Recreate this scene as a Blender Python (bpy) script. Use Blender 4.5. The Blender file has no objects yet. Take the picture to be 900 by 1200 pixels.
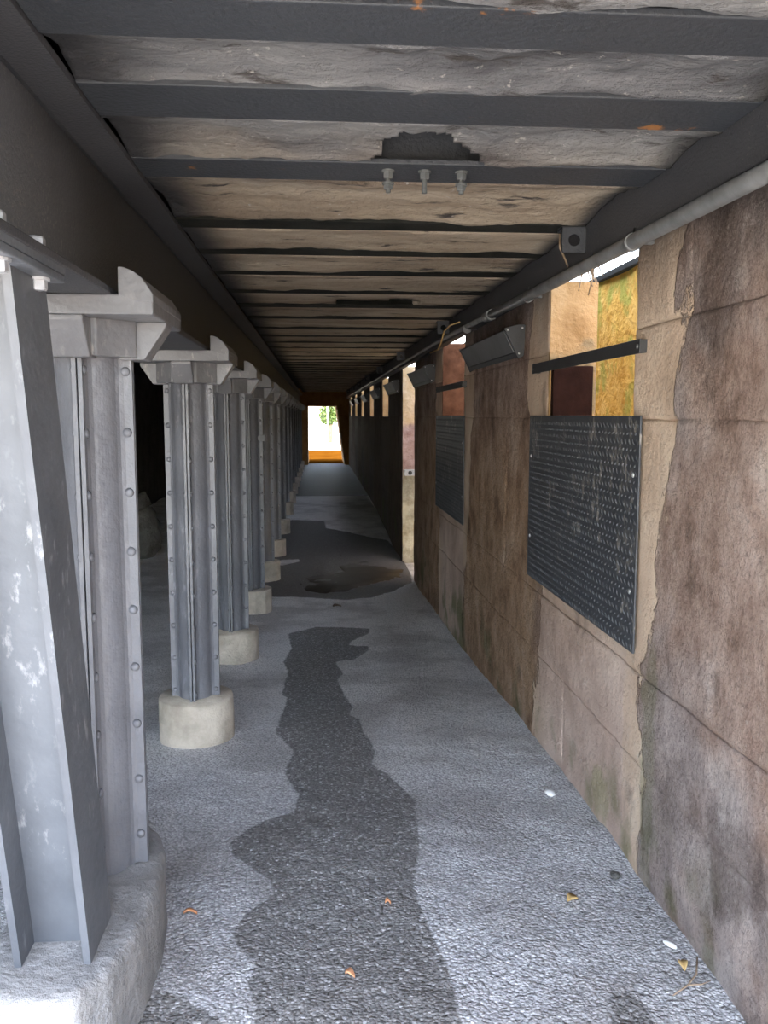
import bpy, bmesh, math, random
import numpy as np
from mathutils import Vector, Matrix, noise as mnoise

S = bpy.context.scene
COL = S.collection
random.seed(7)
ZO = 1.66                      # eye height: all heights below are written relative to the eye

# ------------------------------------------------------------------ camera
F = 1000.0
PITCH = math.atan(113 / F)
YAW = math.atan(78 * math.cos(PITCH) / F)
cam = bpy.data.cameras.new('camera')
cam.sensor_fit = 'HORIZONTAL'
cam.sensor_width = 36
cam.lens = 36 * F / 900
cam.clip_start = 0.05
cam.clip_end = 500
camo = bpy.data.objects.new('camera', cam)
COL.objects.link(camo)
camo.location = (0, 0, ZO)
camo.rotation_euler = (math.pi / 2 - PITCH, 0, -YAW)
S.camera = camo

# ------------------------------------------------------------------ sky, sun, exposure
S.view_settings.view_transform = 'Standard'
S.view_settings.look = 'None'
S.view_settings.gamma = 1
S.view_settings.use_curve_mapping = False
S.view_settings.exposure = 4.3
SUN_EL = math.radians(68)
W = bpy.data.worlds.new('world')
S.world = W
W.use_nodes = True
wn = W.node_tree
sky = wn.nodes.new('ShaderNodeTexSky')
sky.sky_type = 'NISHITA'
sky.sun_disc = False
sky.sun_elevation = SUN_EL
sky.sun_rotation = math.radians(185)
sky.air_density = 1.0
sky.dust_density = 1.5
bg = wn.nodes['Background']
haze = wn.nodes.new('ShaderNodeMix')          # thin bright cloud whitens the blue
haze.data_type = 'RGBA'
haze.inputs[0].default_value = 0.68
haze.inputs[7].default_value = (1.0, 0.97, 0.93, 1)
wn.links.new(sky.outputs[0], haze.inputs[6])
wn.links.new(haze.outputs[2], bg.inputs[0])
bg.inputs[1].default_value = 0.3
sun = bpy.data.lights.new('sun', 'SUN')
sun.energy = 1.8
sun.angle = math.radians(1.0)
sun.color = (1, 0.93, 0.82)
suno = bpy.data.objects.new('sun', sun)
COL.objects.link(suno)
suno.location = (0, -10, 20)
suno.rotation_euler = Vector((0.0, 0.6, -math.tan(SUN_EL) * 0.6)).to_track_quat('-Z', 'Y').to_euler()


# ------------------------------------------------------------------ node helper
class NT:
    def __init__(self, name):
        self.m = bpy.data.materials.new(name)
        self.m.use_nodes = True
        self.t = self.m.node_tree
        self.b = self.t.nodes['Principled BSDF']
        g = self.t.nodes.new('ShaderNodeNewGeometry')
        self.pos = g.outputs['Position']

    def put(self, sock, v):
        if isinstance(v, bpy.types.NodeSocket):
            self.t.links.new(v, sock)
        elif isinstance(v, (tuple, list)) and len(v) == 3 and sock.type == 'RGBA':
            sock.default_value = (*v, 1)
        else:
            sock.default_value = v

    def node(self, typ, props=None, **ins):
        n = self.t.nodes.new(typ)
        for k, v in (props or {}).items():
            setattr(n, k, v)
        for k, v in ins.items():
            self.put(n.inputs[int(k[1:])] if k[0] == 'i' and k[1:].isdigit() else n.inputs[k.replace('_', ' ')], v)
        return n

    def math(self, op, a, b=0.0, clamp=False):
        return self.node('ShaderNodeMath', {'operation': op, 'use_clamp': clamp}, i0=a, i1=b).outputs[0]

    def xyz(self):
        return self.node('ShaderNodeSeparateXYZ', i0=self.pos).outputs

    def scale(self, s):
        return self.node('ShaderNodeVectorMath', {'operation': 'MULTIPLY'}, i0=self.pos, i1=s).outputs[0]

    def noise(self, scale, detail=4, rough=0.55, vec=None, dist=0.0):
        n = self.node('ShaderNodeTexNoise', Scale=scale, Detail=detail, Roughness=rough, Distortion=dist)
        self.put(n.inputs['Vector'], vec or self.pos)
        return n.outputs['Fac']

    def voro(self, scale, vec=None, feature='F1'):
        n = self.node('ShaderNodeTexVoronoi', {'feature': feature}, Scale=scale)
        self.put(n.inputs['Vector'], vec or self.pos)
        return n

    def map(self, v, a, b, c=0.0, d=1.0):
        return self.node('ShaderNodeMapRange', {'interpolation_type': 'SMOOTHSTEP'}, i0=v, i1=a, i2=b, i3=c, i4=d).outputs[0]

    def mix(self, f, a, b, mode='MIX'):
        n = self.node('ShaderNodeMix', {'data_type': 'RGBA', 'blend_type': mode})
        self.put(n.inputs[0], f)
        self.put(n.inputs[6], a)
        self.put(n.inputs[7], b)
        return n.outputs[2]

    def ramp(self, f, stops):
        n = self.t.nodes.new('ShaderNodeValToRGB')
        e = n.color_ramp.elements
        while len(e) < len(stops):
            e.new(0.5)
        for el, (p, c) in zip(e, stops):
            el.position = p
            el.color = (*c, 1)
        self.put(n.inputs[0], f)
        return n.outputs[0]

    def bump(self, h, dist=0.01, strength=1.0, prev=None):
        n = self.node('ShaderNodeBump', Strength=strength, Distance=dist, Height=h)
        if prev is not None:
            self.put(n.inputs['Normal'], prev)
        return n.outputs[0]

    def out(self, col=None, rough=None, normal=None, metal=None, spec=None, alpha=None):
        self.b.inputs['Specular IOR Level'].default_value = 0.5 if (rough is None or not isinstance(rough, (int, float)) or rough < 0.65) else 0.12
        for k, v in (('Base Color', col), ('Roughness', rough), ('Normal', normal), ('Metallic', metal), ('Specular IOR Level', spec)):
            if v is not None:
                self.put(self.b.inputs[k], v)
        return self.m


def mk_paint(name, c0, c1, scuff, scuff_amt=0.5, rough=0.42, bumpd=0.004, metal=0.0):
    t = NT(name)
    n1 = t.noise(3.0, 5)
    n2 = t.noise(30, 6, 0.65, t.scale((1, 1, 0.4)))
    c = t.mix(t.map(n1, 0.3, 0.7), c0, c1)
    m = t.math('MULTIPLY', t.map(n2, 0.56, 0.7), t.map(t.noise(1.7, 3), 0.42, 0.62))
    c = t.mix(t.math('MULTIPLY', m, scuff_amt), c, scuff)
    b = t.bump(t.noise(36, 3, 0.5), bumpd)
    b = t.bump(t.noise(16, 3, 0.5), bumpd * 1.2, 1, b)
    return t.out(c, t.math('ADD', t.math('MULTIPLY', n2, 0.25), rough - 0.12), b, metal)


M = {}
M['column'] = mk_paint('column_paint', (0.118, 0.121, 0.134), (0.165, 0.168, 0.184), (0.46, 0.46, 0.48), 0.4, 0.40, 0.004)
M['brace'] = mk_paint('brace_paint', (0.08, 0.087, 0.1), (0.125, 0.134, 0.15), (0.3, 0.305, 0.315), 0.8, 0.45, 0.0015)
M['capital'] = mk_paint('capital_paint', (0.12, 0.12, 0.127), (0.175, 0.175, 0.183), (0.42, 0.39, 0.36), 0.5, 0.42, 0.003)


def mk_dark():
    t = NT('sooty_steel')
    n1 = t.noise(2.0, 4)
    n2 = t.noise(90, 4, 0.7)
    c = t.mix(n1, (0.03, 0.031, 0.035), (0.065, 0.066, 0.072))
    c = t.mix(t.math('MULTIPLY', t.map(n2, 0.6, 0.75), t.map(t.noise(1.3, 3), 0.45, 0.6)), c, (0.17, 0.15, 0.12))
    b = t.bump(t.noise(120, 3, 0.6), 0.003)
    return t.out(c, 0.55, b)


def mk_joist():
    t = NT('joist_steel')
    n1 = t.noise(2.4, 4)
    c = t.mix(n1, (0.026, 0.029, 0.034), (0.045, 0.049, 0.056))
    r = t.math('MULTIPLY', t.map(t.noise(5.0, 6, 0.7), 0.63, 0.69), t.map(t.noise(1.1, 2), 0.45, 0.55))
    c = t.mix(r, c, (0.3, 0.13, 0.04))
    b = t.bump(t.noise(70, 4, 0.6), 0.004)
    return t.out(c, 0.55, b)


M['dark'] = mk_dark()

M['joist'] = mk_joist()


def mk_girder():
    t = NT('girder_paint')
    x, y, z = t.xyz()
    n1 = t.noise(3.0, 5)
    n2 = t.noise(75, 5, 0.7)
    c = t.mix(n1, (0.10, 0.107, 0.123), (0.18, 0.19, 0.215))
    m = t.math('MULTIPLY', t.map(n2, 0.54, 0.68), t.map(t.noise(2.2, 3), 0.4, 0.6))
    c = t.mix(t.math('MULTIPLY', m, 0.6), c, (0.4, 0.37, 0.32))
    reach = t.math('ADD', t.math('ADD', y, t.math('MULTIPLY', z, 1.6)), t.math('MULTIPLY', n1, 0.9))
    c = t.mix(t.math('MULTIPLY', t.map(reach, 5.5, 7.0), 0.9), c, (0.018, 0.018, 0.018))   # shade beyond the lit end bay, put into the paint colour
    return t.out(c, 0.5, t.bump(t.noise(90, 4, 0.6), 0.004))


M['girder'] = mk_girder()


def mk_ceiling_concrete():
    t = NT('sooty_concrete')
    x, y, z = t.xyz()
    v = t.scale((0.4, 1.3, 1))
    n1 = t.noise(2.2, 6, 0.6, v, 0.6)
    n2 = t.noise(9, 7, 0.68, v)
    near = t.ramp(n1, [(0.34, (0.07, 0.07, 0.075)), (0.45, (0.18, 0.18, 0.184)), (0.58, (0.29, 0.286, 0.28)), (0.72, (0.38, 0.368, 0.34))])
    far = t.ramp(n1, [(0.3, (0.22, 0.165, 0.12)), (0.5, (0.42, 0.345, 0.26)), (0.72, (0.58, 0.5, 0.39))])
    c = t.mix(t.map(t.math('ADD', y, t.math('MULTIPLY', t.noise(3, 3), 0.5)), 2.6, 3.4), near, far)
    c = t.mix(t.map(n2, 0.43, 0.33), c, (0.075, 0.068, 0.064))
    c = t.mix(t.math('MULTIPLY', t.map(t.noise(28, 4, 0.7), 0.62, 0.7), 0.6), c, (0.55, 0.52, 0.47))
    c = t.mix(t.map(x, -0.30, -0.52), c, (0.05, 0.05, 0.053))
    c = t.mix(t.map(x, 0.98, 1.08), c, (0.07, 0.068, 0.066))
    b = t.bump(t.noise(24, 8, 0.7), 0.02)
    b = t.bump(n2, 0.03, 1, b)
    return t.out(c, 0.9, b)


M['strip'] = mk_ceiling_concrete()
PERIOD, WY0, WLEN = 3.68, 3.08, 1.19


def mk_wall():
    t = NT('stone_and_render')
    x, y, z = t.xyz()
    u = t.math('MODULO', t.math('ADD', y, 10 * PERIOD - WY0), PERIOD)
    d = t.math('MINIMUM', t.math('SUBTRACT', PERIOD, u), t.math('SUBTRACT', u, WLEN))
    vs = t.scale((1, 1, 0.75))
    n1 = t.noise(1.9, 7, 0.62, t.scale((1, 1, 0.7)), 0.3)
    n2 = t.noise(5.5, 7, 0.65, vs)
    n3 = t.noise(38, 5, 0.7)
    n4 = t.noise(1.1, 4, 0.6)
    stone = t.ramp(n2, [(0.3, (0.21, 0.14, 0.105)), (0.43, (0.43, 0.29, 0.225)), (0.56, (0.6, 0.44, 0.36)), (0.72, (0.78, 0.64, 0.56))])
    warm = t.ramp(n2, [(0.3, (0.3, 0.17, 0.095)), (0.5, (0.64, 0.41, 0.25)), (0.72, (0.78, 0.58, 0.41))])
    low = t.map(t.math('ADD', z, t.math('MULTIPLY', n1, 0.9)), 2.5, 1.4)
    stone = t.mix(t.math('MULTIPLY', low, t.map(y, 2.6, 4.2)), stone, warm)
    grey = t.ramp(n2, [(0.3, (0.26, 0.205, 0.18)), (0.5, (0.52, 0.43, 0.395)), (0.72, (0.76, 0.67, 0.62))])
    stone = t.mix(t.math('MULTIPLY', t.map(n4, 0.45, 0.62), t.map(y, 3.4, 2.5)), stone, grey)
    cream = t.ramp(t.noise(3.3, 6, 0.6, vs), [(0.3, (0.5, 0.36, 0.25)), (0.5, (0.68, 0.51, 0.37)), (0.7, (0.78, 0.63, 0.48))])
    wid = t.map(z, 0.4, 2.0, 0.14, 0.42)
    edge = t.math('SUBTRACT', t.math('SUBTRACT', d, wid), t.math('MULTIPLY', t.math('SUBTRACT', n1, 0.5), 0.75))
    cm = t.map(edge, 0.015, -0.015)
    c = t.mix(cm, stone, cream)
    # pinkish render under the openings
    dn = t.math('ADD', d, t.math('MULTIPLY', t.math('SUBTRACT', n1, 0.5), 0.8))
    under = t.math('MULTIPLY', t.map(dn, 0.22, -0.12), t.map(z, 0.95, 0.6))
    pink = t.ramp(n1, [(0.35, (0.34, 0.23, 0.18)), (0.5, (0.56, 0.41, 0.34)), (0.65, (0.74, 0.59, 0.50))])
    c = t.mix(t.math('MULTIPLY', under, 0.8), c, pink)
    # two damp stains and a mossy run at the foot of the near wall
    for sy, sz, ry, rz, amt, colr in ((2.22, 0.40, 0.17, 0.2, 0.55, (0.15, 0.105, 0.09)), (2.42, 2.05, 0.14, 0.2, 0.5, (0.17, 0.115, 0.09)), (2.83, 0.35, 0.07, 0.5, 0.45, (0.3, 0.29, 0.16)), (3.35, 0.08, 0.12, 0.12, 0.5, (0.3, 0.29, 0.13))):
        ey = t.math('POWER', t.math('DIVIDE', t.math('SUBTRACT', y, sy), ry), 2.0)
        ez = t.math('POWER', t.math('DIVIDE', t.math('SUBTRACT', z, sz), rz), 2.0)
        e = t.math('ADD', t.math('ADD', ey, ez), t.math('MULTIPLY', t.math('SUBTRACT', n2, 0.5), 3.0))
        c = t.mix(t.math('MULTIPLY', t.map(e, 1.3, 0.5), amt), c, colr)
    # soot at the head of the wall, grime and moss at its foot
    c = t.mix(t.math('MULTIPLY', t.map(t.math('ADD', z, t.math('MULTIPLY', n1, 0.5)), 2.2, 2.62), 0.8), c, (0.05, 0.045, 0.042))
    soot_and_dark = t.math('MULTIPLY', t.map(y, 8.2, 12), 0.8)  # deepening tunnel shade painted into the sooty far wall
    c = t.mix(soot_and_dark, c, (0.055, 0.045, 0.038))
    dark = t.math('MULTIPLY', t.map(t.noise(2.6, 5, 0.6, t.scale((1, 1, 0.6))), 0.6, 0.68), 0.5)
    c = t.mix(dark, c, (0.14, 0.095, 0.075))
    white = t.math('MULTIPLY', t.map(n3, 0.62, 0.7), t.map(n4, 0.5, 0.6))
    c = t.mix(t.math('MULTIPLY', white, 0.6), c, (0.55, 0.5, 0.47))
    moss = t.math('MULTIPLY', t.map(z, 0.42, 0.05), t.map(t.noise(2.1, 4), 0.52, 0.66))
    c = t.mix(t.math('MULTIPLY', moss, 0.75), c, (0.15, 0.165, 0.06))
    spk = t.noise(55, 5, 0.75)
    c = t.mix(t.math('MULTIPLY', t.map(spk, 0.5, 0.33), t.math('MULTIPLY', t.math('SUBTRACT', 1, cm), 0.4)), c, (0.08, 0.06, 0.05))
    c = t.mix(t.math('MULTIPLY', t.map(spk, 0.55, 0.68), 0.45), c, (0.6, 0.53, 0.47))
    crm = t.math('SUBTRACT', 1, t.math('MULTIPLY', cm, 0.65))
    b = t.bump(t.math('MULTIPLY', t.noise(70, 6, 0.75), crm), 0.022)
    b = t.bump(t.math('MULTIPLY', t.noise(13, 8, 0.72), crm), 0.06, 1, b)
    b = t.bump(cm, 0.006, 0.8, b)
    return t.out(c, 0.85, b, spec=0.3)


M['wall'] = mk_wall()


def mk_simple(name, c0, c1, scale=6, rough=0.8, bumpscale=40, bumpd=0.006, metal=0.0, stops=None):
    t = NT(name)
    n = t.noise(scale, 6, 0.62)
    c = t.ramp(n, [(0.32, c0), (0.68, c1)])
    return t.out(c, rough, t.bump(t.noise(bumpscale, 5, 0.65), bumpd), metal)


M['footing'] = mk_simple('footing_concrete', (0.36, 0.31, 0.245), (0.62, 0.555, 0.455), 6, 0.9, 45, 0.008)
M['plinth'] = mk_simple('plinth_concrete', (0.2, 0.2, 0.2), (0.35, 0.338, 0.325), 5, 0.9, 30, 0.014)
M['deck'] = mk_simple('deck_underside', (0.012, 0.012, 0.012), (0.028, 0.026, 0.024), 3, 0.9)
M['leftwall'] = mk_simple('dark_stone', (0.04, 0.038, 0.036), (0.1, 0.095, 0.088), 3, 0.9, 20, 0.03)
M['soot_and_dark'] = mk_simple('black_soot', (0.012, 0.013, 0.011), (0.03, 0.03, 0.026), 5, 0.95, 60, 0.004)
M['black'] = mk_simple('black_metal', (0.022, 0.023, 0.025), (0.04, 0.041, 0.043), 8, 0.5, 90, 0.001)
M['lens'] = mk_simple('grey_diffuser', (0.09, 0.092, 0.094), (0.14, 0.142, 0.145), 3, 0.55, 60, 0.0005)
M['pipe'] = mk_simple('galvanised_pipe', (0.14, 0.145, 0.145), (0.27, 0.275, 0.275), 9, 0.42, 60, 0.001, 0.25)
M['zinc'] = mk_simple('zinc_screw', (0.5, 0.5, 0.5), (0.7, 0.7, 0.7), 30, 0.35, 60, 0.0005, 0.7)
M['galv'] = mk_simple('pale_steel', (0.3, 0.31, 0.33), (0.5, 0.51, 0.53), 20, 0.45, 60, 0.002, 0.2)
M['bracket'] = mk_simple('bracket_steel', (0.07, 0.075, 0.075), (0.13, 0.135, 0.13), 10, 0.5, 60, 0.002)
M['rustboard'] = mk_simple('rusty_brown_board', (0.012, 0.004, 0.0025), (0.026, 0.0095, 0.006), 9, 0.9, 50, 0.003)
M['rustreveal'] = mk_simple('rusty_brown_render', (0.07, 0.028, 0.014), (0.15, 0.068, 0.036), 9, 0.95, 40, 0.006)
M['pebble'] = mk_simple('white_pebble', (0.6, 0.6, 0.58), (0.8, 0.79, 0.76), 30, 0.7, 90, 0.001)
M['leafy'] = mk_simple('dry_leaf', (0.42, 0.27, 0.1), (0.62, 0.46, 0.22), 40, 0.7, 90, 0.001)
M['orange'] = mk_simple('orange_scrap', (0.55, 0.24, 0.1), (0.7, 0.36, 0.2), 40, 0.7, 90, 0.001)
M['twig'] = mk_simple('twig_bark', (0.2, 0.14, 0.09), (0.36, 0.27, 0.19), 40, 0.8, 90, 0.001)
M['rock'] = mk_simple('pale_rock', (0.08, 0.078, 0.07), (0.17, 0.165, 0.15), 6, 0.9, 20, 0.02)
M['ground'] = mk_simple('sunlit_paving', (0.42, 0.36, 0.28), (0.58, 0.52, 0.43), 1.5, 0.9, 30, 0.01)
M['exit'] = mk_simple('glow_tinted_stone', (0.3, 0.14, 0.035), (0.45, 0.25, 0.08), 4, 0.9, 20, 0.02)  # orange bloom around the exit put into the stone colour
M['earth'] = mk_simple('glow_tinted_earth', (0.03, 0.010, 0.001), (0.05, 0.019, 0.002), 1.5, 0.9, 30, 0.01)  # orange glow at the exit put into the ground colour
M['earth'].node_tree.nodes['Principled BSDF'].inputs['Specular IOR Level'].default_value = 0.0
M['leaf'] = mk_simple('tree_leaf', (0.03, 0.06, 0.006), (0.08, 0.12, 0.012), 4, 0.6, 60, 0.001)
M['bark'] = mk_simple('bark', (0.12, 0.09, 0.06), (0.22, 0.17, 0.12), 8, 0.9, 20, 0.01)
M['whitewall'] = mk_simple('white_render', (0.7, 0.68, 0.62), (0.82, 0.8, 0.75), 2, 0.9, 20, 0.005)


def mk_reveal():
    t = NT('cream_reveal_render')
    x, y, z = t.xyz()
    n = t.noise(4, 6, 0.6, None, 0.3)
    c = t.ramp(n, [(0.32, (0.30, 0.17, 0.07)), (0.5, (0.42, 0.255, 0.115)), (0.7, (0.5, 0.33, 0.17))])
    c = t.mix(t.map(t.noise(2.5, 5), 0.62, 0.7), c, (0.25, 0.18, 0.1))
    b = t.bump(t.noise(34, 4, 0.6), 0.012)
    return t.out(c, 0.9, b)


def mk_back():
    t = NT('yellow_mossy_render')
    n = t.noise(3.5, 5, 0.6)
    c = t.ramp(t.noise(6, 6, 0.6), [(0.32, (0.46, 0.24, 0.035)), (0.52, (0.64, 0.38, 0.08)), (0.7, (0.72, 0.47, 0.14))])
    c = t.mix(t.map(n, 0.46, 0.6), c, (0.36, 0.32, 0.06))
    b = t.bump(t.noise(30, 4, 0.6), 0.02)
    b = t.bump(t.voro(22).outputs['Distance'], 0.01, 0.6, b)
    return t.out(c, 0.9, b)


def mk_doorreveal():
    t = NT('doorway_reveal_render')
    x, y, z = t.xyz()
    n = t.noise(8, 6, 0.65)
    zz = t.math('ADD', z, t.math('MULTIPLY', t.math('SUBTRACT', n, 0.5), 0.14))
    c = t.ramp(n, [(0.32, (0.55, 0.36, 0.18)), (0.68, (0.75, 0.58, 0.38))])
    pink = t.ramp(n, [(0.3, (0.3, 0.18, 0.15)), (0.6, (0.5, 0.36, 0.32))])
    grey = t.ramp(n, [(0.3, (0.22, 0.19, 0.13)), (0.6, (0.46, 0.42, 0.33))])
    c = t.mix(t.map(zz, 1.57, 1.50), c, pink)
    c = t.mix(t.map(zz, 0.93, 0.88), c, grey)
    b = t.bump(t.noise(20, 6, 0.7), 0.03)
    return t.out(c, 0.9, b)


M['reveal'] = mk_reveal()
M['back'] = mk_back()
M['doorreveal'] = mk_doorreveal()


def mk_plate():
    t = NT('tread_plate_steel')
    n = t.noise(7, 5, 0.6)
    c = t.mix(t.noise(2, 3), (0.040, 0.043, 0.049), (0.062, 0.066, 0.073))
    m = t.math('MULTIPLY', t.map(t.noise(26, 6, 0.75, t.scale((1, 1, 0.4))), 0.52, 0.6), t.map(t.noise(3.1, 3), 0.5, 0.6))
    c = t.mix(t.math('MULTIPLY', m, 0.8), c, (0.34, 0.31, 0.27))
    return t.out(c, 0.42, t.bump(n, 0.002), 0.15)


M['plate'] = mk_plate()


M['tread'] = mk_simple('worn_tread_steel', (0.07, 0.073, 0.078), (0.14, 0.143, 0.147), 12, 0.38, 60, 0.0005, 0.2)


def mk_floor():
    t = NT('gravelly_asphalt')
    a = t.node('ShaderNodeAttribute', {'attribute_name': 'wet'}).outputs['Fac']
    x, y, z = t.xyz()
    n = t.noise(14, 6, 0.7)
    w = t.map(t.math('ADD', a, t.math('MULTIPLY', t.math('SUBTRACT', n, 0.5), 0.42)), 0.42, 0.58)
    v = t.voro(95)
    v2 = t.voro(210)
    cell = t.node('ShaderNodeSeparateColor', i0=v.outputs['Color']).outputs[0]
    dry = t.ramp(cell, [(0.0, (0.40, 0.40, 0.405)), (0.45, (0.53, 0.53, 0.535)), (0.85, (0.66, 0.66, 0.665)), (1.0, (0.8, 0.8, 0.8))])
    dust_and_light = t.map(t.math('ADD', y, t.math('MULTIPLY', t.noise(1.2, 4), 1.5)), 3.4, 6.5)
    dry = t.mix(t.math('MULTIPLY', dust_and_light, 0.9), dry, (0.85, 0.83, 0.8))  # pale dust, lightened further to make up for light lost deeper in
    patch = t.noise(1.6, 5, 0.6)
    dry = t.mix(t.map(patch, 0.42, 0.64), dry, t.mix(0.5, dry, (0.30, 0.28, 0.26)))
    wet = t.ramp(cell, [(0.0, (0.17, 0.165, 0.158)), (0.7, (0.26, 0.253, 0.243)), (0.95, (0.4, 0.39, 0.38)), (1.0, (0.6, 0.6, 0.6))])
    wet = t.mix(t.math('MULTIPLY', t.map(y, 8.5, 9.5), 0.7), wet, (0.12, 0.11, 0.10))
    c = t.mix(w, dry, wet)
    c = t.mix(t.math('MULTIPLY', t.map(v.outputs['Distance'], 0.35, 0.75), 0.4), c, (0.1, 0.098, 0.095))
    r = t.math('ADD', t.math('MULTIPLY', w, -0.2), 0.9)
    h = t.math('MULTIPLY', v.outputs['Distance'], -1.0)
    b = t.bump(h, 0.007, 1.0)
    b = t.bump(t.noise(26, 5, 0.65), 0.02, 0.9, b)
    return t.out(c, r, b, spec=0.12)


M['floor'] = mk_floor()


def mk_water():
    t = NT('puddle_water')
    c = t.mix(t.noise(3, 4), (0.03, 0.025, 0.02), (0.07, 0.055, 0.04))
    return t.out(c, 0.6, t.bump(t.noise(5, 2), 0.002), spec=0.2)


M['water'] = mk_water()


# ------------------------------------------------------------------ geometry helpers
def eye(p):
    return Vector((p[0], p[1], p[2] + ZO))


class MB:
    """collects geometry in eye-relative world coordinates"""

    def __init__(self):
        self.v, self.f, self.smooth = [], [], []

    def add(self, verts, faces, smooth=False):
        o = len(self.v)
        self.v += [tuple(p) for p in verts]
        self.f += [tuple(i + o for i in f) for f in faces]
        self.smooth += [smooth] * len(faces)
        return self

    def box(self, x0, x1, y0, y1, z0, z1, bev=0.0):
        if bev <= 0:
            vs = [(x, y, z) for z in (z0, z1) for y in (y0, y1) for x in (x0, x1)]
            return self.add(vs, [(0, 2, 3, 1), (4, 5, 7, 6), (0, 1, 5, 4), (2, 6, 7, 3), (0, 4, 6, 2), (1, 3, 7, 5)])
        bm = bmesh.new()
        bmesh.ops.create_cube(bm, size=1)
        for v in bm.verts:
            v.co = Vector(((x0 + x1) / 2 + v.co.x * (x1 - x0), (y0 + y1) / 2 + v.co.y * (y1 - y0), (z0 + z1) / 2 + v.co.z * (z1 - z0)))
        bmesh.ops.bevel(bm, geom=bm.edges[:], offset=bev, segments=2, affect='EDGES', profile=0.5)
        return self.addbm(bm)

    def addbm(self, bm, smooth=False):
        bm.verts.ensure_lookup_table()
        bm.verts.index_update()
        self.add([v.co for v in bm.verts], [[v.index for v in f.verts] for f in bm.faces], smooth)
        bm.free()
        return self

    def prism(self, poly, axis, a, b, bev=0.0):
        """extrude a 2D polygon along axis between a and b; poly gives the two other coordinates in xyz order"""
        n = len(poly)

        def P(q, t):
            q = list(q)
            q.insert('xyz'.index(axis), t)
            return q
        bm = bmesh.new()
        va = [bm.verts.new(P(q, a)) for q in poly]
        vb = [bm.verts.new(P(q, b)) for q in poly]
        bm.faces.new(va)
        bm.faces.new(vb[::-1])
        for i in range(n):
            bm.faces.new((va[i], vb[i], vb[(i + 1) % n], va[(i + 1) % n]))
        bmesh.ops.recalc_face_normals(bm, faces=bm.faces[:])
        if bev > 0:
            bmesh.ops.bevel(bm, geom=bm.edges[:], offset=bev, segments=2, affect='EDGES', profile=0.5)
        return self.addbm(bm)

    def tube(self, pts, r, n=10, cap=True):
        pts = [Vector(p) for p in pts]
        rs = r if isinstance(r, (list, tuple)) else [r] * len(pts)
        vs, fs = [], []
        up = Vector((0, 0, 1))
        for i, p in enumerate(pts):
            d = (pts[min(i + 1, len(pts) - 1)] - pts[max(i - 1, 0)]).normalized()
            ref = up if abs(d.dot(up)) < 0.95 else Vector((1, 0, 0))
            s = d.cross(ref).normalized()
            t = s.cross(d)
            for k in range(n):
                a = 2 * math.pi * k / n
                vs.append(p + (s * math.cos(a) + t * math.sin(a)) * rs[i])
        for i in range(len(pts) - 1):
            for k in range(n):
                fs.append((i * n + k, i * n + (k + 1) % n, (i + 1) * n + (k + 1) % n, (i + 1) * n + k))
        self.add(vs, fs, True)
        if cap:
            o = len(self.v) - len(vs)
            self.f.append(tuple(o + k for k in range(n))[::-1])
            self.f.append(tuple(o + (len(pts) - 1) * n + k for k in range(n)))
            self.smooth += [False, False]
        return self

    def dome(self, c, nrm, r, h, n=10, rings=3):
        """a rivet head or pebble-like dome standing on a plane"""
        nrm = Vector(nrm).normalized()
        ref = Vector((0, 0, 1)) if abs(nrm.z) < 0.9 else Vector((1, 0, 0))
        s = nrm.cross(ref).normalized()
        t = nrm.cross(s)
        vs, fs = [], []
        for i in range(rings):
            a = (math.pi / 2) * i / rings
            for k in range(n):
                b = 2 * math.pi * k / n
                vs.append(Vector(c) + (s * math.cos(b) + t * math.sin(b)) * r * math.cos(a) + nrm * h * math.sin(a))
        vs.append(Vector(c) + nrm * h)
        for i in range(rings - 1):
            for k in range(n):
                fs.append((i * n + k, i * n + (k + 1) % n, (i + 1) * n + (k + 1) % n, (i + 1) * n + k))
        for k in range(n):
            fs.append(((rings - 1) * n + k, (rings - 1) * n + (k + 1) % n, rings * n))
        fs.append(tuple(range(n))[::-1])
        return self.add(vs, fs, True)

    def hexbolt(self, c, nrm, r, h):
        nrm = Vector(nrm).normalized()
        self.tube([Vector(c), Vector(c) + nrm * 0.006], r * 1.25, 16)
        self.tube([Vector(c) + nrm * 0.006, Vector(c) + nrm * h * 0.85, Vector(c) + nrm * h], [r, r, r * 0.86], 6)
        for i in range(1, 3):
            pass
        self.smooth = [False] * len(self.f)
        return self

    def build(self, name, mat, parent=None, fix=True):
        me = bpy.data.meshes.new(name)
        base = Vector(parent['_w']) if parent is not None else Vector((0, 0, 0))
        me.from_pydata([tuple(eye(p) - base) for p in self.v], [], self.f)
        me.polygons.foreach_set('use_smooth', self.smooth)
        if fix:
            bm = bmesh.new()
            bm.from_mesh(me)
            bmesh.ops.recalc_face_normals(bm, faces=bm.faces[:])
            bm.to_mesh(me)
            bm.free()
        me.materials.append(mat)
        o = bpy.data.objects.new(name, me)
        COL.objects.link(o)
        if parent is not None:
            o.parent = parent
            o['_w'] = tuple(base)
        else:
            o['_w'] = (0, 0, 0)
        return o


def tag(o, label=None, cat=None, group=None, kind=None):
    for k, v in (('label', label), ('category', cat), ('group', group), ('kind', kind)):
        if v:
            o[k] = v
    return o


def thing(name, loc, label=None, cat=None, group=None, kind=None):
    o = bpy.data.objects.new(name, None)
    o.empty_display_size = 0.1
    COL.objects.link(o)
    o.location = eye(loc)
    o['_w'] = tuple(eye(loc))
    return tag(o, label, cat, group, kind)


def copy_tree(o, delta, parent=None):
    c = o.copy()
    COL.objects.link(c)
    if parent is None:
        c.location = o.location + Vector(delta)
    else:
        c.parent = parent
    for ch in [x for x in o.children]:
        copy_tree(ch, delta, c)
    return c


def nz(x, y, z, s=1.0):
    return mnoise.fractal(Vector((x * s, y * s, z * s)), 1.0, 2.0, 4)


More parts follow.
